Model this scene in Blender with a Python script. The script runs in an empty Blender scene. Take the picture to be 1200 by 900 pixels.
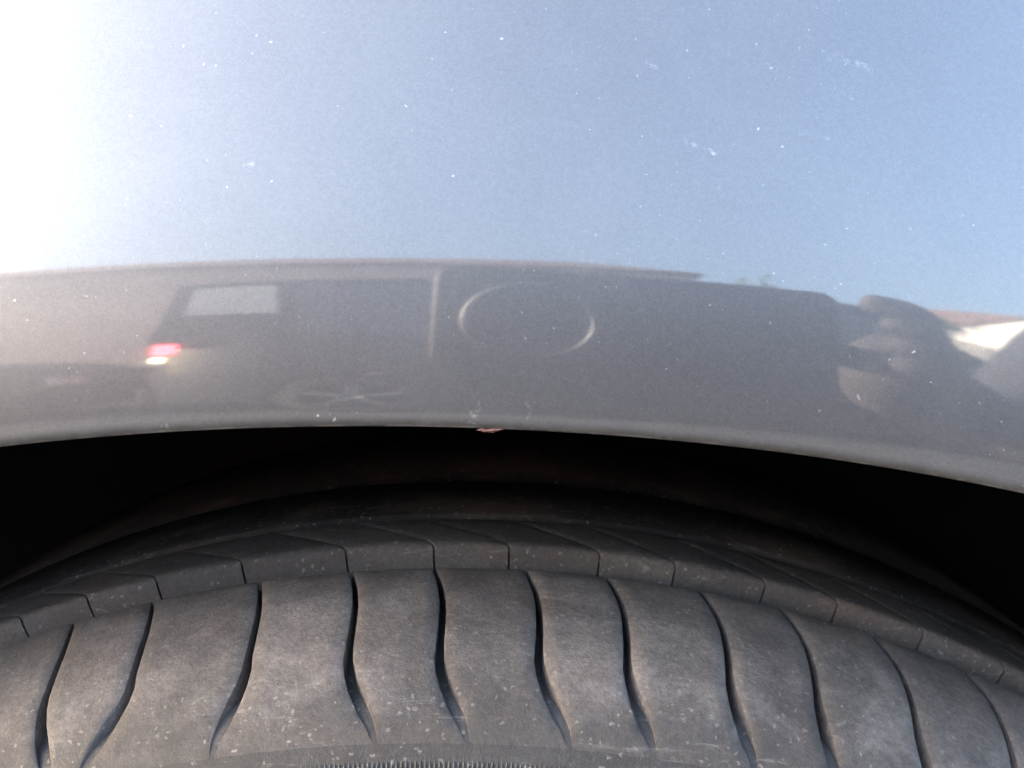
import bpy, bmesh, math, random
import numpy as np
from mathutils import Vector, Matrix, Euler
random.seed(7); rng = np.random.default_rng(11)
R_ = math.radians
SC = bpy.context.scene
COL = SC.collection

# ------------------------------------------------------------------ camera, sky, sun, exposure
ZA = 0.34                                   # height of the wheel axle above the ground
CAM = Vector((0.01757, -0.25236, 0.44077 + ZA))
PITCH, YAW, ROLL = R_(12.205), R_(-0.965), R_(0.08)
cp, sp = math.cos(PITCH), math.sin(PITCH)
FW = Vector((math.sin(YAW) * cp, math.cos(YAW) * cp, -sp))
RT = Vector((math.cos(YAW), -math.sin(YAW), 0)); UP = RT.cross(FW)
RT2 = math.cos(ROLL) * RT + math.sin(ROLL) * UP
UP2 = -math.sin(ROLL) * RT + math.cos(ROLL) * UP
cd = bpy.data.cameras.new('camera'); cam = bpy.data.objects.new('camera', cd); COL.objects.link(cam)
cd.sensor_width = 36; cd.lens = 36; cd.clip_start = 0.0004; cd.clip_end = 2000
cd.dof.use_dof = True; cd.dof.focus_distance = 0.235; cd.dof.aperture_fstop = 40
m = Matrix((RT2, UP2, -FW)).transposed().to_4x4(); m.translation = CAM
cam.matrix_world = m
SC.camera = cam

SUN_AZ, SUN_EL = R_(-93.5), R_(15)            # azimuth measured from -Y (behind the camera) towards +X
sun_dir = Vector((math.sin(SUN_AZ) * math.cos(SUN_EL), -math.cos(SUN_AZ) * math.cos(SUN_EL), math.sin(SUN_EL)))
W = bpy.data.worlds.new('World'); SC.world = W; W.use_nodes = True
nt = W.node_tree; bg = nt.nodes['Background']
sky = nt.nodes.new('ShaderNodeTexSky'); sky.sky_type = 'NISHITA'; sky.sun_disc = False
sky.sun_elevation = SUN_EL; sky.sun_rotation = math.atan2(sun_dir.x, sun_dir.y)
sky.air_density = 1.0; sky.dust_density = 5.0; sky.ozone_density = 1.0
nt.links.new(sky.outputs[0], bg.inputs[0]); bg.inputs[1].default_value = 0.12
sl = bpy.data.lights.new('sun', 'SUN'); sun = bpy.data.objects.new('sun', sl); COL.objects.link(sun)
sl.energy = 2.0; sl.angle = R_(0.5); sl.color = (1, .94, .86)
sun.rotation_euler = (-sun_dir).to_track_quat('-Z', 'Y').to_euler(); sun.location = sun_dir * 50
SC.view_settings.view_transform = 'Standard'; SC.view_settings.look = 'None'
SC.view_settings.gamma = 1; SC.view_settings.use_curve_mapping = False
SC.view_settings.exposure = 4.02
SC.cycles.max_bounces = 8

# ------------------------------------------------------------------ helpers
def tag(o, label=None, cat=None, group=None, kind=None):
    if label: o['label'] = label
    if cat: o['category'] = cat
    if group: o['group'] = group
    if kind: o['kind'] = kind
    return o
def empty(name, loc=(0, 0, 0), rz=0, **k):
    o = bpy.data.objects.new(name, None); COL.objects.link(o); o.location = loc; o.rotation_euler = (0, 0, rz)
    o.empty_display_size = .1
    return tag(o, **k)
def mesh(name, V, F, mat, parent=None, smooth=False, **k):
    me = bpy.data.meshes.new(name)
    me.from_pydata([tuple(map(float, v)) for v in V], [], [tuple(map(int, f)) for f in F]); me.update()
    if smooth: me.polygons.foreach_set('use_smooth', [True] * len(me.polygons))
    if mat: me.materials.append(mat)
    o = bpy.data.objects.new(name, me); COL.objects.link(o)
    if parent: o.parent = parent
    return tag(o, **k)
def fixn(o):
    bm = bmesh.new(); bm.from_mesh(o.data); bmesh.ops.recalc_face_normals(bm, faces=bm.faces); bm.to_mesh(o.data); bm.free()
    return o
def grid_faces(nr, nc, closed=False, off=0):
    F = []
    for i in range(nr - 1):
        for j in range(nc if closed else nc - 1):
            k = (j + 1) % nc
            F.append((off + i * nc + j, off + i * nc + k, off + (i + 1) * nc + k, off + (i + 1) * nc + j))
    return F
class MB:
    def __init__(s): s.V = []; s.F = []
    def add(s, V, F):
        n = len(s.V); s.V += [tuple(v) for v in V]; s.F += [tuple(i + n for i in f) for f in F]
    def box(s, a, b, M=None):
        x0, y0, z0 = a; x1, y1, z1 = b
        V = [(x, y, z) for z in (z0, z1) for y in (y0, y1) for x in (x0, x1)]
        if M is not None: V = [M @ Vector(v) for v in V]
        s.add(V, [(0, 2, 3, 1), (4, 5, 7, 6), (0, 1, 5, 4), (2, 6, 7, 3), (0, 4, 6, 2), (1, 3, 7, 5)])
    def lathe_y(s, prof, n=64, c=(0, 0, 0)):        # profile of (y, r) round the Y axis
        V = []
        for y, r in prof:
            for k in range(n):
                t = 2 * math.pi * k / n; V.append((c[0] + r * math.sin(t), c[1] + y, c[2] + r * math.cos(t)))
        s.add(V, grid_faces(len(prof), n, True))
    def build(s, name, mat, parent=None, smooth=False, bevel=0, **k):
        o = mesh(name, s.V, s.F, mat, parent, smooth, **k)
        fixn(o)
        if bevel:
            b = o.modifiers.new('bevel', 'BEVEL'); b.width = bevel; b.segments = 2; b.limit_method = 'ANGLE'
        return o

# ------------------------------------------------------------------ materials
class NT:
    def __init__(s, name):
        s.m = bpy.data.materials.new(name); s.m.use_nodes = True; s.t = s.m.node_tree
        s.p = s.t.nodes['Principled BSDF']; s.out = s.t.nodes['Material Output']
    def n(s, typ, **k):
        o = s.t.nodes.new(typ)
        for a, b in k.items(): setattr(o, a, b)
        return o
    def l(s, a, b): s.t.links.new(a, b)
    def val(s, sock, v):
        if hasattr(v, 'is_linked'): s.l(v, sock)
        else: sock.default_value = v
    def math(s, op, a, b=0., c=None, clamp=False):
        o = s.n('ShaderNodeMath', operation=op, use_clamp=clamp)
        s.val(o.inputs[0], a); s.val(o.inputs[1], b)
        if c is not None: s.val(o.inputs[2], c)
        return o.outputs[0]
    def coord(s): return s.n('ShaderNodeTexCoord').outputs['Object']
    def mapr(s, v, a, b, c=0., d=1., smooth=True):
        o = s.n('ShaderNodeMapRange', interpolation_type='SMOOTHSTEP' if smooth else 'LINEAR')
        s.val(o.inputs[0], v)
        for i, q in enumerate((a, b, c, d)): s.val(o.inputs[i + 1], q)
        return o.outputs[0]
    def noise(s, co, scale, detail=3, rough=.55, dist=0.):
        o = s.n('ShaderNodeTexNoise'); s.l(co, o.inputs['Vector'])
        o.inputs['Scale'].default_value = scale; o.inputs['Detail'].default_value = detail
        o.inputs['Roughness'].default_value = rough; o.inputs['Distortion'].default_value = dist
        return o.outputs[0]
    def mix(s, f, a, b):
        o = s.n('ShaderNodeMix', data_type='RGBA')
        s.val(o.inputs[0], f)
        for i, q in ((6, a), (7, b)):
            if hasattr(q, 'is_linked'): s.l(q, o.inputs[i])
            else: o.inputs[i].default_value = (*q, 1) if len(q) == 3 else q
        return o.outputs[2]
    def set(s, **k):
        for a, v in k.items():
            i = s.p.inputs[a.replace('_', ' ')]
            if hasattr(v, 'is_linked'): s.l(v, i)
            elif isinstance(v, tuple) and len(v) == 3 and i.type == 'RGBA': i.default_value = (*v, 1)
            else: i.default_value = v
    def bump(s, h, strength=.3, dist=.001, normal=None):
        o = s.n('ShaderNodeBump'); s.l(h, o.inputs['Height']); o.inputs['Strength'].default_value = strength
        o.inputs['Distance'].default_value = dist
        if normal is not None: s.l(normal, o.inputs['Normal'])
        return o.outputs[0]
def simple(name, col, rough=.5, metal=0., var=.12, scale=8., coat=0., emit=None, es=0., bump=0., bscale=60.):
    t = NT(name); co = t.coord()
    f = t.noise(co, scale, 4)
    dark = tuple(c * (1 - var) for c in col); lite = tuple(min(1, c * (1 + var)) for c in col)
    t.set(Base_Color=t.mix(t.mapr(f, .3, .7), dark, lite), Roughness=rough, Metallic=metal, Coat_Weight=coat)
    if bump: t.set(Normal=t.bump(t.noise(co, bscale, 4), bump, .01))
    if emit: t.set(Emission_Color=emit, Emission_Strength=es)
    return t.m
def shade_dist(t, sx, sz, segs, wob, width=None):
    """smallest distance-based mask over a list of (x0,z0,x1,z1,radius,weight) strokes"""
    acc = None
    for (x0, z0, x1, z1, r, w) in segs:
        dx, dz = x1 - x0, z1 - z0; L2 = dx * dx + dz * dz + 1e-12
        ax = t.math('SUBTRACT', sx, x0); az = t.math('SUBTRACT', sz, z0)
        h = t.math('DIVIDE', t.math('ADD', t.math('MULTIPLY', ax, dx), t.math('MULTIPLY', az, dz)), L2, clamp=True)
        ex = t.math('SUBTRACT', ax, t.math('MULTIPLY', h, dx)); ez = t.math('SUBTRACT', az, t.math('MULTIPLY', h, dz))
        d = t.math('SQRT', t.math('ADD', t.math('MULTIPLY', ex, ex), t.math('MULTIPLY', ez, ez)))
        mk = t.math('MULTIPLY', t.mapr(t.math('DIVIDE', d, r * 1.5), 1.0, 0.), w * .65)
        acc = mk if acc is None else t.math('MAXIMUM', acc, mk)
    return acc

def paint_material():
    t = NT('grey_metallic_paint'); co = t.coord()
    # metal flake
    fl = t.noise(co, 2600, 2, .7); fl2 = t.noise(co, 900, 2, .6)
    f = t.math('ADD', t.math('MULTIPLY', fl, .7), t.math('MULTIPLY', fl2, .3))
    base = t.mix(t.mapr(f, .35, .68), (.060, .061, .069), (.092, .092, .106))
    fn = t.bump(fl, .04, .0001)
    # dust film, thin and cloudy
    cl = t.noise(co, 26, 6, .65, .6)
    film = t.mapr(cl, .3, .8, .078, .10)
    # specks, ragged rather than round
    nv = t.n('ShaderNodeTexNoise'); t.l(co, nv.inputs['Vector']); nv.inputs['Scale'].default_value = 1300; nv.inputs['Detail'].default_value = 3
    sb_ = t.n('ShaderNodeVectorMath', operation='SUBTRACT'); t.l(nv.outputs['Color'], sb_.inputs[0]); sb_.inputs[1].default_value = (.5, .5, .5)
    sc_ = t.n('ShaderNodeVectorMath', operation='SCALE'); t.l(sb_.outputs[0], sc_.inputs[0]); sc_.inputs['Scale'].default_value = .0011
    ad_ = t.n('ShaderNodeVectorMath', operation='ADD'); t.l(co, ad_.inputs[0]); t.l(sc_.outputs[0], ad_.inputs[1]); cow = ad_.outputs[0]
    def specks(scale, r, keep):
        v = t.n('ShaderNodeTexVoronoi'); t.l(cow, v.inputs['Vector']); v.inputs['Scale'].default_value = scale
        sx = t.n('ShaderNodeSeparateColor'); t.l(v.outputs['Color'], sx.inputs[0])
        kp = t.math('GREATER_THAN', sx.outputs[0], keep)
        rr = t.math('MULTIPLY', t.math('POWER', sx.outputs[1], 2.), r)
        rr = t.math('ADD', rr, r * .25)
        return t.math('MULTIPLY', t.mapr(t.math('DIVIDE', v.outputs['Distance'], rr), 1.0, .45), kp)
    s1 = specks(230, .085, .6); s2 = specks(520, .15, .35); s3 = specks(900, .15, .6)
    patch = t.mapr(t.noise(co, 38, 3), .38, .66)
    sp = t.math('MAXIMUM', t.math('MULTIPLY', s1, .55), t.math('MULTIPLY', t.math('MAXIMUM', t.math('MULTIPLY', s2, .4), t.math('MULTIPLY', s3, .25)), patch))
    # broken smudges where something brushed past
    sep = t.n('ShaderNodeSeparateXYZ'); t.l(co, sep.inputs[0])
    wn = t.n('ShaderNodeTexNoise'); t.l(co, wn.inputs['Vector']); wn.inputs['Scale'].default_value = 420; wn.inputs['Detail'].default_value = 4
    ws = t.n('ShaderNodeSeparateColor'); t.l(wn.outputs['Color'], ws.inputs[0])
    wx = t.math('ADD', sep.outputs[0], t.math('MULTIPLY', t.math('SUBTRACT', ws.outputs[0], .5), .0026))
    wz = t.math('ADD', sep.outputs[2], t.math('MULTIPLY', t.math('SUBTRACT', ws.outputs[1], .5), .0026))
    sm = shade_dist(t, wx, wz, SMUDGES, None)
    brk = t.mapr(t.noise(co, 800, 7, .8), .42, .72)
    sm = t.math('MULTIPLY', sm, t.math('ADD', t.math('MULTIPLY', brk, .8), .14))
    at = t.n('ShaderNodeAttribute', attribute_name='edge_glint_dust'); eg = t.math('MULTIPLY', at.outputs['Fac'], t.mapr(t.noise(co, 240, 4), .35, .7, .03, .4))  # thin pale line on the lip: painted highlight with a little dust
    dust = t.math('MAXIMUM', t.math('MAXIMUM', t.math('MAXIMUM', film, sp), sm), eg)
    gd = t.n('ShaderNodeAttribute', attribute_name='edge_shade_grime')  # dark reflection along the rolled lip painted in, together with grime
    lip_shade_grime = t.math('MULTIPLY', gd.outputs['Fac'], t.mapr(t.noise(co, 130, 6, .7, .6), .28, .62, .45, 1.))
    keep = t.math('SUBTRACT', 1., t.math('MULTIPLY', lip_shade_grime, .85)); dust = t.math('MULTIPLY', dust, t.math('ADD', t.math('MULTIPLY', keep, .6), .4))
    col = t.mix(dust, t.mix(t.math('MULTIPLY', lip_shade_grime, .85), base, (.022, .020, .019)), (.72, .71, .70))
    t.set(Base_Color=col, Metallic=t.math('MULTIPLY', keep, t.math('MULTIPLY', t.math('SUBTRACT', 1., dust), .55)), Roughness=.42, IOR=1.5,
          Coat_Weight=t.math('MULTIPLY', keep, t.math('SUBTRACT', 1., t.math('MULTIPLY', dust, .75))), Coat_Roughness=t.mapr(cl, .3, .8, .040, .055), Coat_IOR=1.85,
          Normal=fn)
    orange = t.bump(t.noise(co, 330, 2), .0018, .001)
    t.l(orange, t.p.inputs['Coat Normal'])
    return t.m

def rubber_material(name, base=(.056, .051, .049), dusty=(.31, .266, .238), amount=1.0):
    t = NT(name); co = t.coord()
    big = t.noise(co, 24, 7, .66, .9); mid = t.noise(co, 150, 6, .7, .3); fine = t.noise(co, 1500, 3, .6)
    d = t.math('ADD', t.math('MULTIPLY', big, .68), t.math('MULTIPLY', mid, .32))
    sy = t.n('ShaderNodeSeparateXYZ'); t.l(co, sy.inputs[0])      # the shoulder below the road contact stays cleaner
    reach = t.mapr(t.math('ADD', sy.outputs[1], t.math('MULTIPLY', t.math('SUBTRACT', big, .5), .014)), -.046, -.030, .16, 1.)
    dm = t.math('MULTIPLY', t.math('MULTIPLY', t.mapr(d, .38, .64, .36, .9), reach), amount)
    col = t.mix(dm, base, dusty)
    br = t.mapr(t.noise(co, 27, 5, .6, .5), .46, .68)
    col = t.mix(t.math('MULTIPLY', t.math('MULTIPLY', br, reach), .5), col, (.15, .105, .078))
    # pale dust rubbed along the line where the tread turns into the shoulder
    hug = t.math('MULTIPLY', t.mapr(sy.outputs[1], -.049, -.039), t.mapr(sy.outputs[1], -.029, -.037))
    sme = t.math('MULTIPLY', hug, t.mapr(t.noise(co, 58, 6, .7, 1.), .47, .68))
    col = t.mix(t.math('MULTIPLY', sme, .32 * amount), col, (.36, .32, .30))
    # fine grit
    nv = t.n('ShaderNodeTexNoise'); t.l(co, nv.inputs['Vector']); nv.inputs['Scale'].default_value = 900; nv.inputs['Detail'].default_value = 3
    sv_ = t.n('ShaderNodeVectorMath', operation='SCALE'); t.l(nv.outputs['Color'], sv_.inputs[0]); sv_.inputs['Scale'].default_value = .0022
    av_ = t.n('ShaderNodeVectorMath', operation='ADD'); t.l(co, av_.inputs[0]); t.l(sv_.outputs[0], av_.inputs[1])
    v = t.n('ShaderNodeTexVoronoi'); t.l(av_.outputs[0], v.inputs['Vector']); v.inputs['Scale'].default_value = 420
    sc = t.n('ShaderNodeSeparateColor'); t.l(v.outputs['Color'], sc.inputs[0])
    g = t.math('MULTIPLY', t.mapr(v.outputs['Distance'], .24, .10), t.math('GREATER_THAN', sc.outputs[0], .35))
    v2 = t.n('ShaderNodeTexVoronoi'); t.l(av_.outputs[0], v2.inputs['Vector']); v2.inputs['Scale'].default_value = 330
    sc2 = t.n('ShaderNodeSeparateColor'); t.l(v2.outputs['Color'], sc2.inputs[0])
    g2 = t.math('MULTIPLY', t.mapr(v2.outputs['Distance'], .17, .11), t.math('GREATER_THAN', sc2.outputs[0], .8))
    grit = t.math('MAXIMUM', t.math('MULTIPLY', g, .5), t.math('MULTIPLY', g2, .4))
    # scuffs stretched round the tyre
    mp = t.n('ShaderNodeMapping'); t.l(co, mp.inputs[0]); mp.inputs['Scale'].default_value = (60, 340, 180); mp.inputs['Rotation'].default_value = (0, .2, .5)
    scf = t.mapr(t.noise(mp.outputs[0], 1., 7, .8, 1.2), .55, .72)
    grit = t.math('MAXIMUM', grit, t.math('MULTIPLY', scf, .5))
    col = t.mix(grit, col, (.42, .39, .36))
    pit = t.mapr(t.noise(co, 700, 5, .75), .36, .64, .66, 1.0)
    col = t.mix(pit, (.018, .016, .015), col)
    oi = t.n('ShaderNodeObjectInfo'); col = t.mix(t.math('MULTIPLY', oi.outputs['Random'], .30), col, (.035, .032, .031))
    t.set(Base_Color=col, Roughness=t.mapr(mid, .3, .7, .62, .85), IOR=1.5)
    h = t.math('ADD', t.math('MULTIPLY', mid, .6), t.math('MULTIPLY', fine, .25))
    t.set(Normal=t.bump(h, .55, .0014))
    return t.m

def PX(px, py, y):
    """where a sight line meets the plane y = const (used once to lay out the dirt on the fender)"""
    d = FW + RT2 * ((px - 600) / 1200) - UP2 * ((py - 450) / 1200)
    s = (y - CAM.y) / d.y; P = CAM + d * s
    return P.x, P.z
def SM(a, b, r, w, y=-.055):
    x0, z0 = PX(*a, y); x1, z1 = PX(*b, y); return (x0, z0, x1, z1, r, w)
SMUDGES = [SM((935, 5), (985, 55), .0011, .34), SM((985, 55), (1042, 76), .0014, .5), SM((1036, 74), (1046, 78), .001, .6),
           SM((536, 102), (570, 100), .0012, .34), SM((762, 72), (774, 79), .0009, .75), SM((908, 72), (926, 76), .0022, .3),
           SM((845, 50), (866, 58), .0022, .26), SM((930, 148), (976, 160), .001, .4), SM((805, 164), (838, 180), .0009, .55),
           SM((832, 176), (840, 180), .0006, .95), SM((835, 205), (846, 225), .0012, .3), SM((1002, 104), (1012, 112), .001, .45),
           SM((655, 276), (690, 268), .0011, .38), SM((664, 140), (686, 150), .0018, .26), SM((1060, 126), (1080, 122), .0013, .3),
           SM((1160, 135), (1180, 132), .0013, .3), SM((1045, 200), (1062, 190), .001, .34), SM((700, 228), (716, 218), .0011, .3),
           SM((288, 196), (300, 192), .0007, .6), SM((610, 240), (622, 247), .001, .45),
           SM((560, 470), (582, 462), .0010, .5), SM((618, 460), (620, 472), .0008, .7), SM((553, 470), (559, 476), .0008, .8),
           SM((210, 484), (216, 485), .0006, .9), SM((560, 489), (592, 488), .0008, .5), SM((520, 470), (545, 455), .0016, .22),
           SM((600, 494), (640, 496), .0005, .5), SM((650, 497), (668, 498), .0006, .6), SM((690, 500), (720, 502), .0005, .5),
           SM((775, 498), (800, 503), .0006, .8), SM((545, 481), (575, 480), .0006, .5), SM((488, 455), (520, 462), .0018, .25), SM((596, 455), (606, 440), .0012, .3),
           SM((640, 450), (655, 470), .001, .25), SM((400, 470), (440, 455), .0014, .2), SM((860, 498), (884, 508), .0006, .4), SM((564, 450), (566, 470), .0007, .5),
           SM((990, 453), (991, 454), .0005, 1.), SM((742, 500), (782, 503), .0006, .6), SM((1030, 540), (1036, 540), .0006, .6)]
M = {}
M['paint'] = paint_material()
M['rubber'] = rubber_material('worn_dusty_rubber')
M['rubber_dark'] = rubber_material('dark_rubber', base=(.012, .011, .011), dusty=(.05, .045, .043), amount=.4)  # inner ribs coloured darker for the shade inside the arch; other cars' tyres too
M['rubber_shade'] = rubber_material('shaded_rubber', dusty=(.20, .172, .155), amount=.7)  # darker copy for the rib, its fade into shade put into the colour
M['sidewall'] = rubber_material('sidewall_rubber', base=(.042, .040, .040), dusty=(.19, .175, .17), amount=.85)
M['liner'] = simple('black_liner_plastic', (.012, .0095, .011), .95, bump=.2)
M['rust'] = simple('rusty_chip', (.10, .045, .040), .8, var=.5, scale=900)
M['alloy'] = simple('alloy', (.22, .22, .23), .45, .9)
M['black'] = simple('black_plastic', (.02, .02, .021), .5)
M['chrome'] = simple('bright_ring_metal', (.15, .15, .155), .5, 1., var=.03)
M['glass'] = simple('tinted_glass', (.03, .033, .036), .06, coat=.6, var=.05)
M['frame'] = simple('dark_anodised_frame', (.05, .05, .053), .55, 1., var=.03)
M['pale_glass'] = simple('pale_lit_glass', (.34, .34, .35), .2, coat=.6, var=.1)  # pale colour stands for sky and see-through light in the quarter window
M['suv'] = simple('black_car_paint', (.018, .019, .022), .6, .0, coat=.15)
M['sedan'] = simple('charcoal_car_paint', (.022, .022, .024), .6, .0, coat=.15)
for k_ in ('suv', 'sedan'): M[k_].node_tree.nodes['Principled BSDF'].inputs['Specular IOR Level'].default_value = .15
M['tail'] = simple('lit_red_lens', (.5, .02, .02), .2, emit=(1, .08, .10, 1), es=4)
M['tail_white'] = simple('lit_white_lens', (.7, .65, .5), .2, emit=(1, .86, .5, 1), es=3)
M['head'] = simple('headlamp_lens', (.5, .5, .5), .1, coat=1.)
M['plaster'] = simple('pink_beige_plaster', (.37, .305, .285), .9, scale=1.5, bump=.3)
M['white_wall'] = simple('white_render', (.78, .75, .70), .9, scale=1.2, var=.05)
M['roof_tile'] = simple('brown_roof', (.16, .10, .08), .85, scale=6, var=.3)
M['asphalt'] = simple('worn_pale_asphalt', (.048, .047, .046), .9, scale=3, var=.3, bump=.5, bscale=140)
M['paving'] = simple('concrete_paving', (.30, .28, .26), .9, scale=3, var=.15, bump=.3)
M['kerb'] = simple('concrete_kerb', (.36, .35, .33), .9, scale=9)
M['skin'] = simple('skin', (.058, .047, .044), .8, var=.08, scale=30)
M['hair'] = simple('dark_hair', (.02, .015, .012), .5, var=.4, scale=90)
M['jacket'] = simple('dark_jacket_cloth', (.055, .055, .062), .85, scale=40, bump=.3, bscale=500)
M['trousers'] = simple('dark_trousers', (.028, .032, .048), .9, scale=40)
M['bark'] = simple('bark', (.10, .075, .055), .9, scale=14, var=.4)
M['leaf'] = simple('leaf', (.055, .09, .03), .7, var=.4, scale=4)

# ------------------------------------------------------------------ setting
def sheet(name, x0, y0, x1, y1, z, mat):
    return mesh(name, [(x0, y0, z), (x1, y0, z), (x1, y1, z), (x0, y1, z)], [(0, 1, 2, 3)], mat, kind='structure')
sheet('ground', -600, -600, 600, 600, -.02, M['paving'])
sheet('road', -300, -5.6, 300, 3.0, 0, M['asphalt'])
mb = MB(); mb.box((-300, -5.75, -.1), (300, -5.6, .12)); mb.build('kerb', M['kerb'], bevel=.01, kind='structure')
mb = MB(); mb.box((-300, -7.6, -.1), (300, -5.75, .115)); mb.build('pavement', M['paving'], kind='structure')

def house(x0, x1, y0, y1, h, mat, label, name, roof_h=1.6, windows=()):
    r = empty(name, ((x0 + x1) / 2, y1, 0), label=label, cat='building')
    ox, oy = (x0 + x1) / 2, y1
    def loc(p): return (p[0] - ox, p[1] - oy, p[2])
    mb = MB(); mb.box(loc((x0, y0, 0)), loc((x1, y1, h))); mb.build('wall', mat, r)
    e = .12; ym = (y0 + y1) / 2
    V = [loc(p) for p in ((x0 - e, y0 - e, h + .003), (x1 + e, y0 - e, h + .003), (x1 + e, y1 + e, h + .003), (x0 - e, y1 + e, h + .003), (x0 + .8, ym, h + roof_h), (x1 - .8, ym, h + roof_h))]
    fixn(mesh('roof', V, [(0, 3, 2, 1), (0, 1, 5, 4), (2, 3, 4, 5), (3, 0, 4), (1, 2, 5)], M['roof_tile'], r))
    for (wx, wz, ww, wh) in windows:
        mb = MB(); mb.box(loc((wx, y1 - .02, wz)), loc((wx + ww, y1 + .03, wz + wh))); w = mb.build('window', M['white_wall'], r)
        mb = MB(); mb.box(loc((wx + .06, y1, wz + .06)), loc((wx + ww - .06, y1 + .034, wz + wh - .06))); mb.build('pane', M['glass'], w)
    return r
house(-17, 2.1, -15, -7.7, 3.4, M['plaster'], 'long pinkish beige plastered house mirrored at the left of the fender', 'plaster_house',
      1.5, ((-15.5, 1.2, 1.3, 1.2), (-12, 1.2, 1.3, 1.2)))
house(7.4, 17, -19, -9.2, 3.6, M['white_wall'], 'sunlit white house mirrored at the right end of the fender', 'white_house', 1.4, ((9, 1.2, 1.3, 1.2),))

def tree(x, y, h, cr, seed, label):
    rr = random.Random(seed); r = empty('tree', (x, y, 0), label=label, cat='tree', group='garden trees across the road')
    mb = MB()
    for k, (a, b, ra, rb) in enumerate([((0, 0, -.05), (.1, .05, h * .55), .16, .09)] + [((.08, .04, h * (.35 + .06 * i)), (rr.uniform(-cr, cr) * .6, rr.uniform(-cr, cr) * .6, h * rr.uniform(.65, .9)), .07, .02) for i in range(4)]):
        a = Vector(a); b = Vector(b); q = (b - a).to_track_quat('Z', 'Y'); V = []
        for p, rad in ((a, ra), (b, rb)):
            for i in range(8): V.append(p + q @ Vector((rad * math.cos(i * math.pi / 4), rad * math.sin(i * math.pi / 4), 0)))
        mb.add(V, grid_faces(2, 8, True))
    mb.build('trunk', M['bark'], r)
    mb = MB()
    cl = [(rr.gauss(0, cr * .45), rr.gauss(0, cr * .45), h * .72 + rr.gauss(0, h * .12)) for _ in range(26)]
    for c in cl:
        for _ in range(90):
            p = Vector(c) + Vector((rr.gauss(0, 1), rr.gauss(0, 1), rr.gauss(0, .8))) * cr * .2
            q = Euler((rr.uniform(0, 6), rr.uniform(0, 6), rr.uniform(0, 6))).to_matrix(); s = rr.uniform(.05, .1)
            mb.add([p + q @ Vector(v) for v in ((-s, 0, 0), (0, -s * .5, 0), (s, 0, 0), (0, s * .5, .02))], [(0, 1, 2, 3)])
    o = mb.build('crown', M['leaf'], r); tag(o, kind='stuff')
tree(3.2, -8.6, 3.6, 1.0, 3, 'small bushy tree standing between the plastered house and the white house')
tree(4.9, -9.4, 3.3, .9, 5, 'lower bushy tree nearest the white house')

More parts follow.
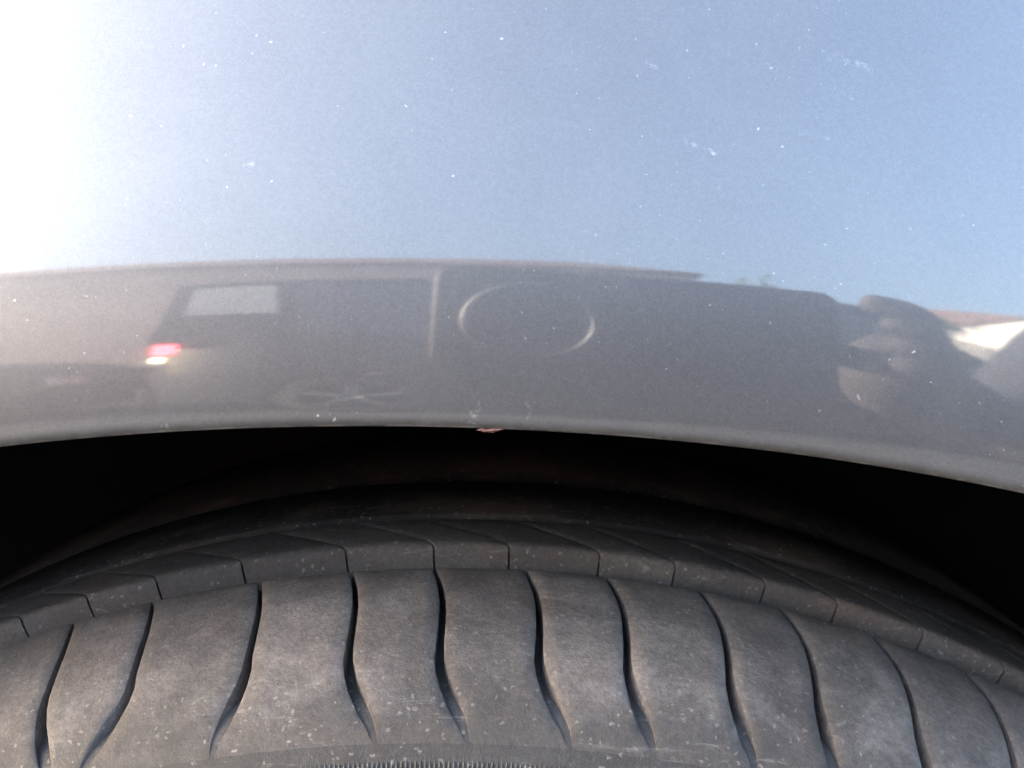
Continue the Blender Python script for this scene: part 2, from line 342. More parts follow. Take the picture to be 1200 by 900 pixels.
# ------------------------------------------------------------------ cars
def wheel_parts(parent, x, y, r, w, sgn):
    wobj = empty('wheel', (x, y, r)); wobj.parent = parent
    mb = MB(); mb.lathe_y([(-w / 2, r * .68), (-w / 2, r * .9), (-w / 2 + .03, r), (w / 2 - .03, r), (w / 2, r * .9), (w / 2, r * .68)], 40); mb.build('tyre', M['rubber_dark'], wobj, True)
    mb = MB(); ys = sgn * w * .38
    mb.lathe_y([(-w * .4, r * .68), (w * .4, r * .68)], 32); mb.lathe_y([(ys, .001), (ys + sgn * .02, r * .14), (ys, r * .16)], 20)
    for k in range(5):
        Mx = Matrix.Rotation(k * 2 * math.pi / 5, 4, 'Y'); mb.box((-.03, ys - .012, .03), (.03, ys + .012, r * .69), Mx)
    mb.build('rim', M['alloy'], wobj)
def make_car(name, loc, rz, label, L, Wd, belt, roof, gh, wheels, mat, wr=.34, near_cut=None, skip=(), lit=False, splits=2, cuts=None):
    """belt: [(x,z)..] shoulder line rear to front; gh: four (x) of greenhouse: rear base, rear roof, front roof, front base"""
    root = empty(name, loc, rz, label=label, cat='car')
    bx, bz = zip(*belt)
    xs = np.unique(np.concatenate([np.linspace(0, L, 60)] + [wx + np.linspace(-1, 1, 25) * (wr + .05) for wx in wheels]))
    V = []; n = 0
    for x in xs:
        zb = .24
        for wx in wheels:
            if abs(x - wx) < wr + .05: zb = max(zb, wr + math.sqrt((wr + .05) ** 2 - (x - wx) ** 2))
        zt = np.interp(x, bx, bz); e = min(x, L - x) / L
        wl = Wd - .22 * max(0, 1 - e / .12) ** 2
        zb = min(zb, zt - .06); row = []
        for v in np.linspace(0, 1, 9):
            z = zb + (zt - zb) * v; q = (z - .25) / max(zt - .25, .1)
            row.append((wl - .05 * abs(q - .45) ** 2 * 4 * .8, z))
        row.append((wl - .10, zt + .025)); row.append((wl * .45, zt + .05))
        sec = [(-a, z) for a, z in row] + [(a, z) for a, z in row[::-1]]
        if near_cut and near_cut[0] < x < near_cut[1]:
            sec = [((max(a, -Wd + .33) if a < 0 else a), z) for a, z in sec]
        n = len(sec); V += [(x, a, z) for a, z in sec]
    F = grid_faces(len(xs), n); F.append(tuple(range(n))); F.append(tuple((len(xs) - 1) * n + i for i in range(n)))
    fixn(mesh('body', V, F, mat, root, True)); root.children[-1].data.polygons[-1].use_smooth = False
    mb = MB(); mb.box((.08, -Wd + .34, .2), (L - .08, Wd - .22, .62)); mb.build('underbody', M['liner'], root)
    # greenhouse
    zr = roof; b0, r0, r1, b1 = gh; zb0, zb1 = np.interp(b0, bx, bz), np.interp(b1, bx, bz)
    lo = Wd - .07; hi = Wd - .24
    def gp(u, v, side):     # u along the cabin, v up
        xl = b0 + (b1 - b0) * u; xh = r0 + (r1 - r0) * u; zl = zb0 + (zb1 - zb0) * u
        zh = zr - .05 * (2 * u - 1) ** 2
        return Vector((xl + (xh - xl) * v, side * (lo + (hi - lo) * v), zl + (zh - zl) * v))
    V = []; us = np.linspace(0, 1, 13)
    for u in us:
        sec = [gp(u, v, -1) for v in (-.06, 0, .35, .7, .95)] + [gp(u, 1.03, -1) * .5 + gp(u, 1.03, 1) * .5 + Vector((0, -hi * .55, .0)), gp(u, 1.05, -1) * .5 + gp(u, 1.05, 1) * .5,
               gp(u, 1.03, -1) * .5 + gp(u, 1.03, 1) * .5 + Vector((0, hi * .55, .0))] + [gp(u, v, 1) for v in (.95, .7, .35, 0, -.06)]
        V += sec
    ns = 13; F = grid_faces(13, ns); F += [tuple(range(ns)), tuple(12 * ns + i for i in range(ns))]
    fixn(mesh('cabin', V, F, mat, root))
    def pane(nm, P, nrm, gm=None):
        nrm = Vector(nrm).normalized()
        c = sum(P, Vector()) / 4
        V = [c + (p - c) * 1.0 + nrm * .008 for p in P] + [p - nrm * .012 for p in P]
        fixn(mesh(nm, V, [(0, 1, 2, 3), (4, 7, 6, 5)] + [(i, (i + 1) % 4, 4 + (i + 1) % 4, 4 + i) for i in range(4)], gm or M['glass'], root))
    quarter = cuts is not None
    if cuts is None: cuts = np.linspace(.04, .96, splits + 1)
    for side in (-1, 1):
        for a, b in zip(cuts[:-1], cuts[1:]):
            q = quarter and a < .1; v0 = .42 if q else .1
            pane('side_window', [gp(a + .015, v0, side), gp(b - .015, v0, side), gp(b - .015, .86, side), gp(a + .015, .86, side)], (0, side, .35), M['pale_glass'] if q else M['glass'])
    pane('rear_window', [gp(0, .12, -.85), gp(0, .12, .85), gp(0, .86, .85), gp(0, .86, -.85)], (-1, 0, .3))
    pane('windscreen', [gp(1, .1, -.88), gp(1, .1, .88), gp(1, .9, .88), gp(1, .9, -.88)], (1, 0, .8))
    for side in (-1, 1):
        zt = np.interp(.03, bx, bz)
        mb = MB(); mb.box((-.012, side * (Wd - .33) - .1, zt - .15), (.10, side * (Wd - .33) + .155, zt - .02)); o = mb.build('tail_light', M['tail'] if lit else M['rust'], root, bevel=.015)
        if lit:
            mb = MB(); mb.box((-.013, side * (Wd - .33) - .1, zt - .24), (.05, side * (Wd - .33) + .15, zt - .18)); mb.build('reversing_light', M['tail_white'], root, bevel=.01)
        zt = np.interp(L - .1, bx, bz)
        mb = MB(); mb.box((L - .12, side * (Wd - .36) - .16, zt - .2), (L + .006, side * (Wd - .36) + .16, zt - .06)); mb.build('headlight', M['head'], root, bevel=.02)
    for x0, x1 in ((-.06, .10), (L - .1, L + .06)):
        mb = MB(); mb.box((x0, -Wd + .2, .3), (x1, Wd - .2, .52)); mb.build('bumper', M['black'], root, bevel=.03)
    for k, wx in enumerate(wheels):
        for side in (-1, 1):
            if (k, side) in skip: continue
            wheel_parts(root, wx, side * (Wd - .12), wr, .2, side)
    for side in (-1, 1):
        x = (gh[0] + gh[3]) / 2; z = np.interp(x, bx, bz) - .07
        mb = MB(); mb.box((x - .09, side * Wd - .03, z - .012), (x + .09, side * Wd + .022, z + .012)); mb.build('door_handle', mat, root, bevel=.005)
    return root
# dark estate car across the road, tail lamp lit, nose to the right
make_car('parked_car', (-1.56, -4.25, 0), 0, 'dark estate car with a lit red tail lamp mirrored left of centre in the fender', 5.0, .92,
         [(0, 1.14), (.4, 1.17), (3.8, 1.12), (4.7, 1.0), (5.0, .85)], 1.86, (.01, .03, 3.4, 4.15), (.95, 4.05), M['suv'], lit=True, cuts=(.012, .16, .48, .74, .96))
# low dark saloon behind it
make_car('parked_car', (-6.55, -4.35, 0), 0, 'low charcoal saloon car mirrored at the far left of the fender behind the estate', 4.45, .88,
         [(0, .98), (.4, 1.03), (3.1, 1.03), (4.1, .95), (4.45, .80)], 1.46, (.3, .95, 2.3, 3.2), (.9, 3.5), M['sedan'], wr=.31)

# ------------------------------------------------------------------ the car in the photograph
YL = -.065                                   # plane of the wheel-arch lip
AX, AZ, AA, AH = -.010, .1423 + ZA, .38, .25     # ellipse of the arch
car = make_car('parked_car', (3.55, YL + .035 + .86, 0), math.pi, 'grey metallic car with a dusty fender flared over its worn tyre', 4.35, .86,
               [(0, .95), (.5, 1.0), (3.0, .99), (4.0, .93), (4.35, .75)], 1.43, (.5, 1.1, 2.2, 3.15), (.95, 3.55), M['paint'], near_cut=None, skip=((1, 1),))
car['category'] = 'car'
# the hull leaves room for the modelled fender: pull its near side in around the front wheel
hull = [c for c in car.children if c.name.startswith('body')][0]
for v in hull.data.vertices:
    wx = 3.55 - v.co.x
    if wx < .80 and v.co.y > .5: v.co.y = .86 - .37
for c in car.children:
    if c.name.startswith('underbody'):
        for v in c.data.vertices:
            if v.co.x > 2.6: v.co.y = min(v.co.y, .48)
def to_car(o):
    o.parent = car; o.matrix_parent_inverse = (Matrix.Translation(car.location) @ Matrix.Rotation(math.pi, 4, 'Z')).inverted(); return o

# arch outline from the left foot over the top to the right foot
tt = np.linspace(0, 1, 641)
ang = np.linspace(-math.pi / 2, math.pi / 2, 481)
ex = AX + AA * np.sin(ang); ez = AZ + AH * np.cos(ang)
lz = np.linspace(.24, AZ, 30)[:-1]
arch = np.concatenate([np.stack([np.full(29, AX - AA), lz], 1), np.stack([ex, ez], 1), np.stack([np.full(29, AX + AA), lz[::-1]], 1)])
seg = np.concatenate([[0], np.cumsum(np.linalg.norm(np.diff(arch, axis=0), axis=1))])
# resample: dense over the top
top_mid = seg[len(arch) // 2]
dens = np.linspace(-1, 1, 521); q = .22 * dens + .78 * dens ** 3
lenh = np.where(q < 0, top_mid, seg[-1] - top_mid)
cs = top_mid + q * lenh
ARC = np.stack([np.interp(cs, seg, arch[:, 0]), np.interp(cs, seg, arch[:, 1])], 1)
# near the top replace the polyline by the exact ellipse
for i in range(len(ARC)):
    u = (ARC[i, 0] - AX) / AA
    if abs(u) < .9 and ARC[i, 1] > AZ: ARC[i, 1] = AZ + AH * math.sqrt(1 - u * u)
# tilt of the panel's normal against height above the lip
sk = np.array([0, .0004, .0009, .0018, .006, .012, .0186, .032, .05, .076, .11, .30])
nk = np.array([-42, -22, -8, .2, 3.4, 6.6, 9.0, 13.0, 17.5, 22.5, 26, 30])
sf = np.linspace(-.01, .3, 6201); nf = np.interp(sf, sk, nk)
for wdt in (8, 14):
    ker = np.hanning(2 * wdt + 1); ker /= ker.sum(); nf = np.convolve(np.pad(nf, wdt, 'edge'), ker, 'valid')
gf = np.cumsum(np.tan(np.radians(nf))) * (sf[1] - sf[0]); gf -= np.interp(0, sf, gf)
def fender_y(x, z, s):
    fl = YL + np.interp(s, sf, gf) + (x - AX) ** 2 / (2 * 2.2)
    side = -.034 + np.maximum(z - .74, 0) ** 2 / (2 * .22)
    h = .006
    dlt = np.clip((side - fl) / h, -40, 40)
    return fl - h * np.log1p(np.exp(-dlt)) + 0 * x if False else np.where(dlt > 30, fl, -h * np.log(np.exp(-(fl - YL) / h) + np.exp(-(side - YL) / h)) + YL)
XL, XR, ZT = -.80, .80, .955
tang = np.gradient(ARC, axis=0); tang /= np.linalg.norm(tang, axis=1)[:, None]
nrm2 = np.stack([-tang[:, 1], tang[:, 0]], 1); nrm2[nrm2[:, 1] < -.01] *= -1
nrm2[ARC[:, 1] < AZ - 1e-6] = 0
for i in range(len(ARC)):
    if nrm2[i, 0] == 0 and nrm2[i, 1] == 0: nrm2[i] = (-1, 0) if ARC[i, 0] < AX else (1, 0)
rows = []
# rolled edge and inward flange, hidden side first
rr_ = .0016
for k, a in enumerate(np.linspace(R_(180), R_(0), 11)):
    pass
n0 = R_(float(np.interp(0, sf, nf)))
s_in = []
V = []; nc = len(ARC)
def row(off, y): 
    for j in range(nc): V.append((ARC[j, 0] + nrm2[j, 0] * off, y if np.isscalar(y) else y[j], ARC[j, 1] + nrm2[j, 1] * off))
y0 = fender_y(ARC[:, 0], ARC[:, 1], np.zeros(nc))
nroll = 12
row(.010, y0 + .026); row(.002, y0 + .022); row(0.0004, y0 + .010)
cen_off = rr_ * 1.0; 
# centre of the roll sits inside the panel: tangent to the panel face at s=0
cy = y0 + rr_ * math.cos(n0); co_ = -rr_ * math.sin(n0)
for a in np.linspace(math.pi * .5, -n0, nroll):          # from underside (pointing down) to the face
    th = a
    row(co_ + .0 - rr_ * math.sin(th) , cy - rr_ * math.cos(th))
nu = 150
us = np.linspace(0, 1, nu + 1)[1:]
ofs = .00025 + (.105 - .00025) * us ** 1.35
for o_ in ofs:
    X = ARC[:, 0] + nrm2[:, 0] * o_; Z = ARC[:, 1] + nrm2[:, 1] * o_
    y = fender_y(X, Z, np.full(nc, o_))
    for j in range(nc): V.append((X[j], y[j], Z[j]))
# from the flare out to a rectangular panel edge
last = np.array(V[-nc:]); outer = np.zeros((nc, 2))
for j in range(nc):
    dx, dz = nrm2[j]; ts = []
    if dx < -1e-6: ts.append((XL - last[j, 0]) / dx)
    if dx > 1e-6: ts.append((XR - last[j, 0]) / dx)
    if dz > 1e-6: ts.append((ZT - last[j, 2]) / dz)
    k = min(ts); outer[j] = (last[j, 0] + dx * k, last[j, 2] + dz * k)
for u in np.linspace(0, 1, 31)[1:]:
    X = last[:, 0] + (outer[:, 0] - last[:, 0]) * u; Z = last[:, 2] + (outer[:, 1] - last[:, 2]) * u
    s = np.array([np.min(np.hypot(arch[:, 0] - a, arch[:, 1] - b)) for a, b in zip(X, Z)])
    y = fender_y(X, Z, s)
    for j in range(nc): V.append((X[j], y[j], Z[j]))
F = [f[::-1] for f in grid_faces(len(V) // nc, nc)]
fender = to_car(mesh('fender', V, F, M['paint'], None, True))
glint_dust = np.zeros(len(V)); r_ = np.arange(len(V)) // nc
glint_dust[(r_ >= 9) & (r_ <= 13)] = 1.0; glint_dust[(r_ == 8) | (r_ == 14)] = .5
shade_grm = np.zeros(len(V)); ro = np.concatenate([np.zeros(15), ofs, np.full(30, 1.)])
for i in range(15, len(ofs) + 15): shade_grm[r_ == i] = float(np.clip((.0022 - ro[i]) / .0015, 0, 1))
shade_grm[r_ < 15] = 1
at = fender.data.attributes.new('edge_shade_grime', 'FLOAT', 'POINT'); at.data.foreach_set('value', shade_grm)
at = fender.data.attributes.new('edge_glint_dust', 'FLOAT', 'POINT'); at.data.foreach_set('value', glint_dust)
# bonnet skin and nose closing the front of the car
mb = MB(); V = []
for x in np.linspace(-.80, .80, 9):
    for i, y in enumerate(np.linspace(.06, 1.55, 9)):
        V.append((x, y, .956 + .03 * math.sin(math.pi * i / 8) - .12 * max(0, (-x - .3) / .5) ** 2 * (0 if i == 0 else 1)))
mb.add(V, grid_faces(9, 9)); to_car(mb.build('bonnet', M['paint'], None, True))
mb = MB(); mb.box((-.86, -.035, .22), (-.802, 1.56, .86)); to_car(mb.build('front_bumper', M['paint'], None, bevel=.03))
# rusty chip on the lip
cx_, cz_ = PX(574, 499, YL)
mb = MB()
V = [(0, -.0006, 0)]; N = 14
for k in range(N):
    a = 2 * math.pi * k / N; r = (.0026 if k % 2 else .0019) * (1 + .25 * math.sin(3 * a))
    V.append((r * math.cos(a), 0, .17 * r * math.sin(a)))
mb.add(V, [(0, 1 + k, 1 + (k + 1) % N) for k in range(N)])
chip = mb.build('paint_chip', M['rust'], None); chip['label'] = 'small rusty red chip on the lower lip of the fender'
chip.location = (cx_, float(np.interp(cx_, ARC[:, 0], y0)) - .0004, float(np.interp(cx_, ARC[200:320, 0], ARC[200:320, 1])) - .0006)
chip.parent = fender
# wheel-arch liner: shell over the tyre plus the inner wall
V = []; lin = [(.004, -.045), (.012, -.03), (.02, .02), (.02, .27)]
for off, y in lin:
    for j in range(0, nc, 8): V.append((ARC[j, 0] + nrm2[j, 0] * off, y, ARC[j, 1] + nrm2[j, 1] * off))
ncl = len(range(0, nc, 8)); F = grid_faces(len(lin), ncl)
b0 = len(V); V.append((AX, .27, .24)); last_r = (len(lin) - 1) * ncl
F += [(last_r + j, last_r + j + 1, b0) for j in range(ncl - 1)]
to_car(fixn(mesh('wheel_arch_liner', V, F, M['liner'], None)))

# ------------------------------------------------------------------ tyre
TR = .34
wheel = empty('wheel', (0, 0, ZA)); to_car(wheel)
def P3(y, r, th): return (r * math.sin(th), y, r * math.cos(th))
# outer surface of the tread and shoulder: (y, fall below TR)
py = [-.140, -.120, -.100, -.085, -.070, -.0615, -.0575, -.0540, -.0505, -.047, -.0435, -.040, -.035, -.029, -.0225, -.0165, -.012, -.006, 0]
pf = [.0, 0, 0, 0, 0, 0, 0, 0, 0, 0, 0, 0, 0, 0, 0, 0, 0, 0, 0]
sh_y = np.array([-.0555, -.0535, -.050, -.045, -.040, -.035, -.028, -.020, -.012, -.005, 0])
sh_f = np.array([.0405, .0345, .0270, .0205, .0158, .0122, .0088, .0060, .0042, .0034, .0031])
def fall(y): return np.interp(y, sh_y, sh_f)
yy = np.linspace(-.0555, 0, 223); ff = fall(yy)
kk = np.hanning(23); kk /= kk.sum(); ffs = np.convolve(np.pad(ff, 11, 'reflect', reflect_type='odd'), kk, 'valid')
def fall(y): return float(np.interp(y, yy, ffs))
GO_y = np.array([-.049, -.037, -.030, -.024, -.015, -.008, 0])
GO_o = np.array([.0044, .0042, .0040, .0041, .0036, .0021, 0])
GB_y = np.array([-.049, -.0475, -.046, -.044, -.042, -.040, -.037, -.0335, 0]); GB_o = np.array([.0088, .0080, .0070, .0054, .0039, .0026, .0010, 0, 0])
GW_y = np.array([-.049, -.0475, -.044, -.040, -.036, -.030, -.015, -.005, 0])
GW_w = np.array([.0004, .0016, .0034, .0036, .0029, .0020, .0016, .0012, .0010])
BEND = [.45, -1.4, -.9, .9, .9, .95, .8, .75, .6, .7, .8]
GD_y = np.array([-.049, -.0460, -.041, -.036, -.030, 0])
GD_d = np.array([.0, .0003, .0018, .0050, .0070, .0070])
goff = lambda y, k=0: float(np.interp(y, GO_y, GO_o) + (BEND[k] if k < len(BEND) else .75 + .35 * math.sin(k * 2.3)) * np.interp(y, GB_y, GB_o)); gwid = lambda y: float(np.interp(y, GW_y, GW_w)); gdep = lambda y: float(np.interp(y, GD_y, GD_d))
# carcass: bead, sidewall, groove floor, inner side
prof = [(-.030, .205), (-.045, .215), (-.060, .235), (-.0655, .262), (-.0645, .283), (-.0595, .2955)]
prof += [(y, TR - fall(y)) for y in (-.0555, -.0535, -.0515)]
prof += [(y, TR - fall(y) - gdep(y) - .0001) for y in np.linspace(-.0495, -.0005, 26)]
prof += [(.0, TR - .0110), (.0062, TR - .0110), (.026, TR - .006), (.150, TR - .008), (.175, TR - .02), (.195, .30), (.200, .265), (.18, .225), (.16, .205)]
mb = MB(); mb.lathe_y(prof, 360)
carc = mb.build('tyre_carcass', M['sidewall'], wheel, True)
# groove centres (degrees round the tyre): those in view measured, the others regular
meas = GROOVES = [-17.95, -14.09, -9.12, -4.93, -1.21, 2.85, 6.47, 10.71, 14.43, 18.78, 23.24]
step = 4.0
ths = []
a = meas[-1]
n_rest = 81; span = 360 - (meas[-1] - meas[0])
ths = list(meas) + [meas[-1] + span * (k + 1) / (n_rest) + (.18 if k % 2 else -.18) for k in range(n_rest - 1)]
ths = [R_(t) for t in ths]
def block(name, ys, lo, hi, topf, depf, mat, parent, bev=.00045, seed=0, sharp=38):
    """a tread block between two groove edges lo(y), hi(y) (radians); top radius TR-topf(y)"""
    rnd = random.Random(seed); V = []; C = None
    fr = [0, 0, .035, .18, .36, .5, .64, .82, .965, 1, 1]
    rows_ = [(ys[0], 1)] + [(y, 0) for y in ys] + [(ys[-1], 1)]
    for ri, (y, low) in enumerate(rows_):
        a, b = lo(y), hi(y); rt = TR - topf(y); d = depf(y)
        endb = ri == len(rows_) - 2 or (ri == 1 and d > .002)
        for i, f in enumerate(fr):
            r = rt
            if low or i in (0, len(fr) - 1): r = rt - d - .0012
            elif i in (1, len(fr) - 2): r = rt - min(bev, d * .5)
            if endb and not low and i not in (0, len(fr) - 1): r = min(r, rt - bev * .8)
            V.append(P3(y, r, a + (b - a) * f))
    o = mesh(name, V, grid_faces(len(rows_), len(fr)), mat, parent, True); o.data.set_sharp_from_angle(angle=R_(sharp)); return o
N = len(ths)
sh_ys = [-.0492, -.0480, -.0467, -.0455, -.0442, -.043, -.0415, -.040, -.0385, -.037, -.0335, -.030, -.026, -.022, -.017, -.012, -.008, -.004, -.0012, -.0002]
protoB = {}
for k in range(N):
    a, b = ths[k], ths[(k + 1) % N]
    if b < a: b += 2 * math.pi
    lo = lambda y, a=a, k=k: a + (goff(y, k) + gwid(y) / 2) / TR
    hi = lambda y, b=b, k=k: b + (goff(y, (k + 1) % N) - gwid(y) / 2) / TR
    o = block('tread_block', sh_ys, lo, hi, lambda y: fall(y) - .00015 + max(0, -.0465 - y) * .25, gdep, M['rubber'], wheel, seed=k)
# rib inside the shoulder, cut by fine slanting sipes
RB_y = np.array([.0058, .0064, .0085, .011, .015, .020, .0255]); RB_o = np.array([0, 0, -.0018, -.0046, -.0100, -.0165, -.0235])
roff = lambda y: float(np.interp(y, RB_y, RB_o))
rib_meas = [-20.9, -17.55, -14.17, -10.11, -5.3, -1.3, 2.12, 6.22, 9.67, 13.84, 17.29, 21.53, 25.74]
span = 360 - (rib_meas[-1] - rib_meas[0]); nr = 78
rths = [R_(t) for t in rib_meas + [rib_meas[-1] + span * (k + 1) / nr for k in range(nr - 1)]]
RTOP = -.0012
for k in range(len(rths)):
    a, b = rths[k], rths[(k + 1) % len(rths)]
    if b < a: b += 2 * math.pi
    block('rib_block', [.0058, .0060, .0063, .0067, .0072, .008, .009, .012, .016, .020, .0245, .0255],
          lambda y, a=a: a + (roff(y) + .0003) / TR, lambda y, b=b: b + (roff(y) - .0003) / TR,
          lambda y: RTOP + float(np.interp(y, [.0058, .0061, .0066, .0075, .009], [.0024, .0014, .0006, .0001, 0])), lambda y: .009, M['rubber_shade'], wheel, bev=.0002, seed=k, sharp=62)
mb = MB(); mb.lathe_y([(.0300, TR - .008), (.0300, TR + .0006), (.0306, TR + .0014), (.060, TR + .0014), (.0606, TR + .0006), (.0606, TR - .008)], 300)
mb.build('centre_rib', M['rubber_dark'], wheel, True)
mb = MB(); mb.lathe_y([(.068, TR - .009), (.068, TR), (.140, TR - .003), (.16, TR - .016), (.165, TR - .03)], 200); mb.build('inner_shoulder', M['rubber_dark'], wheel, True)
# fine serrated band round the sidewall
V = []; ns = 1860
bandp = [(-.0503, .3131), (-.0535, .3055), (-.0575, .2990)]
for y, r in [(-.0495, TR - fall(-.0495) - .0012)] + [(-.0508, TR - fall(-.0508)), (-.0535, TR - fall(-.0535)), (-.0550, TR - fall(-.0550))]:
    for k in range(2 * ns):
        t = math.pi * k / ns; e = .0003 if k % 2 else 0.0
        V.append(P3(y - e, r + e, t))
sb = mesh('serrated_band', V, [f for f in grid_faces(4, 2 * ns, True)], M['sidewall'], wheel)
# rim
mb = MB(); mb.lathe_y([(-.03, .207), (-.035, .200), (.02, .185), (.15, .185), (.16, .205)], 64)
mb.lathe_y([(-.01, .002), (-.012, .03), (-.004, .045), (.01, .05)], 32)
for k in range(5):
    Mx = Matrix.Rotation(k * 2 * math.pi / 5, 4, 'Y'); mb.box((-.03, -.012, .03), (.03, .012, .196), Mx)
mb.build('rim', M['alloy'], wheel)

# ------------------------------------------------------------------ photographer's phone and photographer
phone = empty('phone', CAM - FW * .014, label='dark phone with a round camera ring mirrored in the middle of the fender', cat='phone')
phone.rotation_mode = 'QUATERNION'; ct, st = math.cos(R_(3.2)), math.sin(R_(3.2))            # held a little out of level
phone.rotation_quaternion = Matrix((RT2 * ct - UP2 * st, FW, UP2 * ct + RT2 * st)).transposed().to_quaternion()
# local axes: x right, y towards the fender, z up; the lens sits at the origin
def slab(x0, x1, z0, z1, y0, y1, rad, n=8):
    pts = []
    for cx, cz, a0 in ((x1 - rad, z1 - rad, 0), (x0 + rad, z1 - rad, 90), (x0 + rad, z0 + rad, 180), (x1 - rad, z0 + rad, 270)):
        for k in range(n): a = R_(a0 + 90 * k / (n - 1)); pts.append((cx + rad * math.cos(a), cz + rad * math.sin(a)))
    k = len(pts); V = [(x, y0, z) for x, z in pts] + [(x, y1 - .0015, z) for x, z in pts] + [((x - (x0 + x1) / 2) * .985 + (x0 + x1) / 2, y1, (z - (z0 + z1) / 2) * .97 + (z0 + z1) / 2) for x, z in pts]
    F = [(i, (i + 1) % k, k + (i + 1) % k, k + i) for i in range(k)] + [(k + i, k + (i + 1) % k, 2 * k + (i + 1) % k, 2 * k + i) for i in range(k)] + [tuple(range(k))[::-1], tuple(range(2 * k, 3 * k))]
    return V, F
mb = MB(); mb.add(*slab(-.035, .150, -.038, .044, -.0115, -.0035, .009)); mb.build('phone_body', M['black'], phone)
def rrect(g, y, rad=.009, n=8):
    x0, x1, z0, z1 = -.035 - g, .150 + g, -.038 - g, .044 + g; rad = max(rad + g, .002); out = []
    for cx, cz, a0 in ((x1 - rad, z1 - rad, 0), (x0 + rad, z1 - rad, 90), (x0 + rad, z0 + rad, 180), (x1 - rad, z0 + rad, 270)):
        for k in range(n): a = R_(a0 + 90 * k / (n - 1)); out.append((cx + rad * math.cos(a), y, cz + rad * math.sin(a)))
    return out
V = rrect(.0006, -.0112) + rrect(.0016, -.0095) + rrect(.0014, -.0055) + rrect(.0007, -.0042) + rrect(-.0010, -.0033)
fixn(mesh('phone_frame', V, grid_faces(5, 32, True), M['frame'], phone, True))
tor = [(-.0026 + .0022 * math.sin(a), .0292 + .0022 * math.cos(a)) for a in np.linspace(-.3, math.pi + .3, 10)]
mb = MB(); mb.lathe_y(tor, 72, (.008, 0, .004)); mb.build('camera_ring', M['chrome'], phone, True)
mb = MB(); mb.lathe_y([(-.0034, .0275), (-.0022, .0273), (-.0020, .001)], 48, (.008, 0, .004)); mb.build('camera_glass', M['glass'], phone)
PM = Matrix.Translation(phone.location) @ phone.rotation_quaternion.to_matrix().to_4x4()

def skin_mesh(name, pts, edges, radii, mat, parent=None, sub=2, root=0, **k):
    me = bpy.data.meshes.new(name); me.from_pydata([tuple(p) for p in pts], edges, []); me.update()
    o = bpy.data.objects.new(name, me); COL.objects.link(o)
    s = o.modifiers.new('skin', 'SKIN'); s.use_smooth_shade = True
    sv = me.skin_vertices[0].data
    for i, r in enumerate(radii): sv[i].radius = (r, r) if not isinstance(r, tuple) else r; sv[i].use_root = (i == root)
    if sub: ss = o.modifiers.new('sub', 'SUBSURF'); ss.levels = sub; ss.render_levels = sub
    me.materials.append(mat)
    if parent: o.parent = parent
    return tag(o, **k)
person = empty('person', (.95, -.85, 0), label='person crouching in dark clothes with one arm stretched out holding a phone', cat='person')
def rel(*p): return (p[0] - .95, p[1] + .85, p[2])
hand = PM @ Vector((.192, -.016, .008))
# body: pelvis, spine, neck, head, legs, far arm, near arm
pts = [(.98, -.98, .36), (.96, -.93, .52), (.93, -.86, .70), (.91, -.80, .90), (.90, -.78, 1.00), (.89, -.75, 1.08), (.885, -.735, 1.17), (.88, -.725, 1.24),
       (.72, -.76, .92), (.46, -.62, .70), (.235, -.36, .745), tuple(hand),
       (1.10, -.82, .92), (1.19, -.66, .70), (1.06, -.50, .60), (1.01, -.43, .58),
       (.87, -.97, .34), (.80, -.60, .50), (.84, -.90, .12), (.82, -.78, .045), (.81, -.70, .04),
       (1.10, -.97, .34), (1.18, -.60, .46), (1.14, -.90, .12), (1.15, -.78, .045), (1.16, -.70, .04)]
edges = [(0, 1), (1, 2), (2, 3), (3, 4), (4, 5), (5, 6), (6, 7), (3, 8), (8, 9), (9, 10), (10, 11), (3, 12), (12, 13), (13, 14), (14, 15),
         (0, 16), (16, 17), (17, 18), (18, 19), (19, 20), (0, 21), (21, 22), (22, 23), (23, 24), (24, 25)]
rad = [.14, .14, .15, .14, .065, .075, .095, .075, .062, .048, .034, .034, .062, .046, .034, .03, .095, .068, .045, .042, .03, .095, .068, .045, .042, .03]
skin_mesh('body', [rel(*p) for p in pts], edges, rad, M['skin'], person)
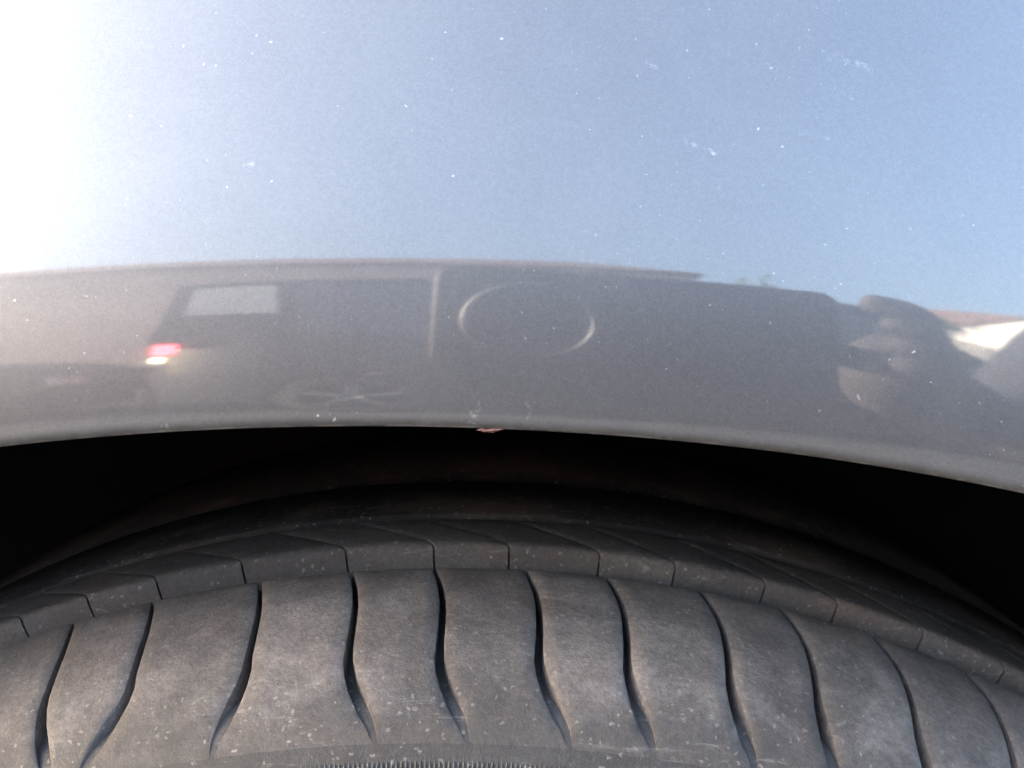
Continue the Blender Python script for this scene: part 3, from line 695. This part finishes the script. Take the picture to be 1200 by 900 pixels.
# clothes follow the same skeleton, a little larger
jk = [0, 1, 2, 3, 8, 9, 10, 12, 13, 14]; mp = {a: i for i, a in enumerate(jk)}
jr = {0: .155, 1: .155, 2: .165, 3: .152, 8: .075, 9: .062, 10: .044, 12: .075, 13: .06, 14: .046}
P = [list(pts[a]) for a in jk]; P[6] = list(Vector(pts[10]).lerp(hand, .35)); jr[10] = .042
skin_mesh('jacket', [rel(*p) for p in P], [(mp[a], mp[b]) for a, b in edges if a in mp and b in mp], [jr[a] for a in jk], M['jacket'], person)
tk = [0, 16, 17, 18, 21, 22, 23]; mp = {a: i for i, a in enumerate(tk)}; tr_ = [.15, .112, .083, .06, .112, .083, .06]
skin_mesh('trousers', [rel(*pts[a]) for a in tk], [(mp[a], mp[b]) for a, b in edges if a in mp and b in mp], tr_, M['trousers'], person)
for a, b in ((19, 20), (24, 25)):
    p, q = Vector(pts[a]), Vector(pts[b]); q.z = p.z = .05
    skin_mesh('shoe', [rel(*(p - Vector((0, .07, 0)))), rel(*p), rel(*(q + Vector((0, .05, -.008))))], [(0, 1), (1, 2)], [.047, .05, .038], M['black'], person)
# hair cap, face
mb = MB(); V = []
hc = Vector((.883, -.728, 1.19)); V = []
for i in range(9):
    for j in range(20):
        a = math.pi * .56 * i / 8; b = 2 * math.pi * j / 20
        d = Vector((math.sin(a) * math.cos(b) * .088, math.sin(a) * math.sin(b) * .104, math.cos(a) * .115))
        if d.y > .03 and d.z < .05: d *= .86
        V.append(rel(*(hc + Vector((0, -.012, .012)) + d)))
mb.add(V, grid_faces(9, 20, True)); mb.build('hair', M['hair'], person, True)
fm = MB()
for dx in (-.032, .032):
    fm.lathe_y([(-.012, .001), (-.008, .009), (0, .0125), (.008, .009), (.012, .001)], 12, rel(hc.x + dx, hc.y + .083, hc.z + .005))
fm.build('eye', M['head'], person, True)
skin_mesh('nose', [rel(hc.x, hc.y + .085, hc.z + .01), rel(hc.x, hc.y + .108, hc.z - .03)], [(0, 1)], [.009, .014], M['skin'], person)
# hand: four fingers over the lens side of the phone's end, thumb behind
for c in (((.190, -.008, .018), (.190, .009, .028), (.172, .014, .036), (.154, .011, .040)),
          ((.192, -.008, .010), (.194, .010, .018), (.178, .015, .024), (.162, .011, .026)),
          ((.192, -.006, .001), (.196, .011, .006), (.180, .016, .009), (.165, .010, .010)),
          ((.190, -.006, -.008), (.192, .010, -.006), (.180, .013, -.005), (.168, .009, -.005))):
    c = [PM @ Vector(q) for q in c]
    skin_mesh('finger', [rel(*q) for q in c], [(0, 1), (1, 2), (2, 3)], [.0125, .0105, .0092, .0075], M['skin'], person)
c = [PM @ Vector(q) for q in ((.190, -.022, -.010), (.166, -.030, -.006), (.138, -.022, .004))]
skin_mesh('thumb', [rel(*q) for q in c], [(0, 1), (1, 2)], [.013, .011, .009], M['skin'], person)
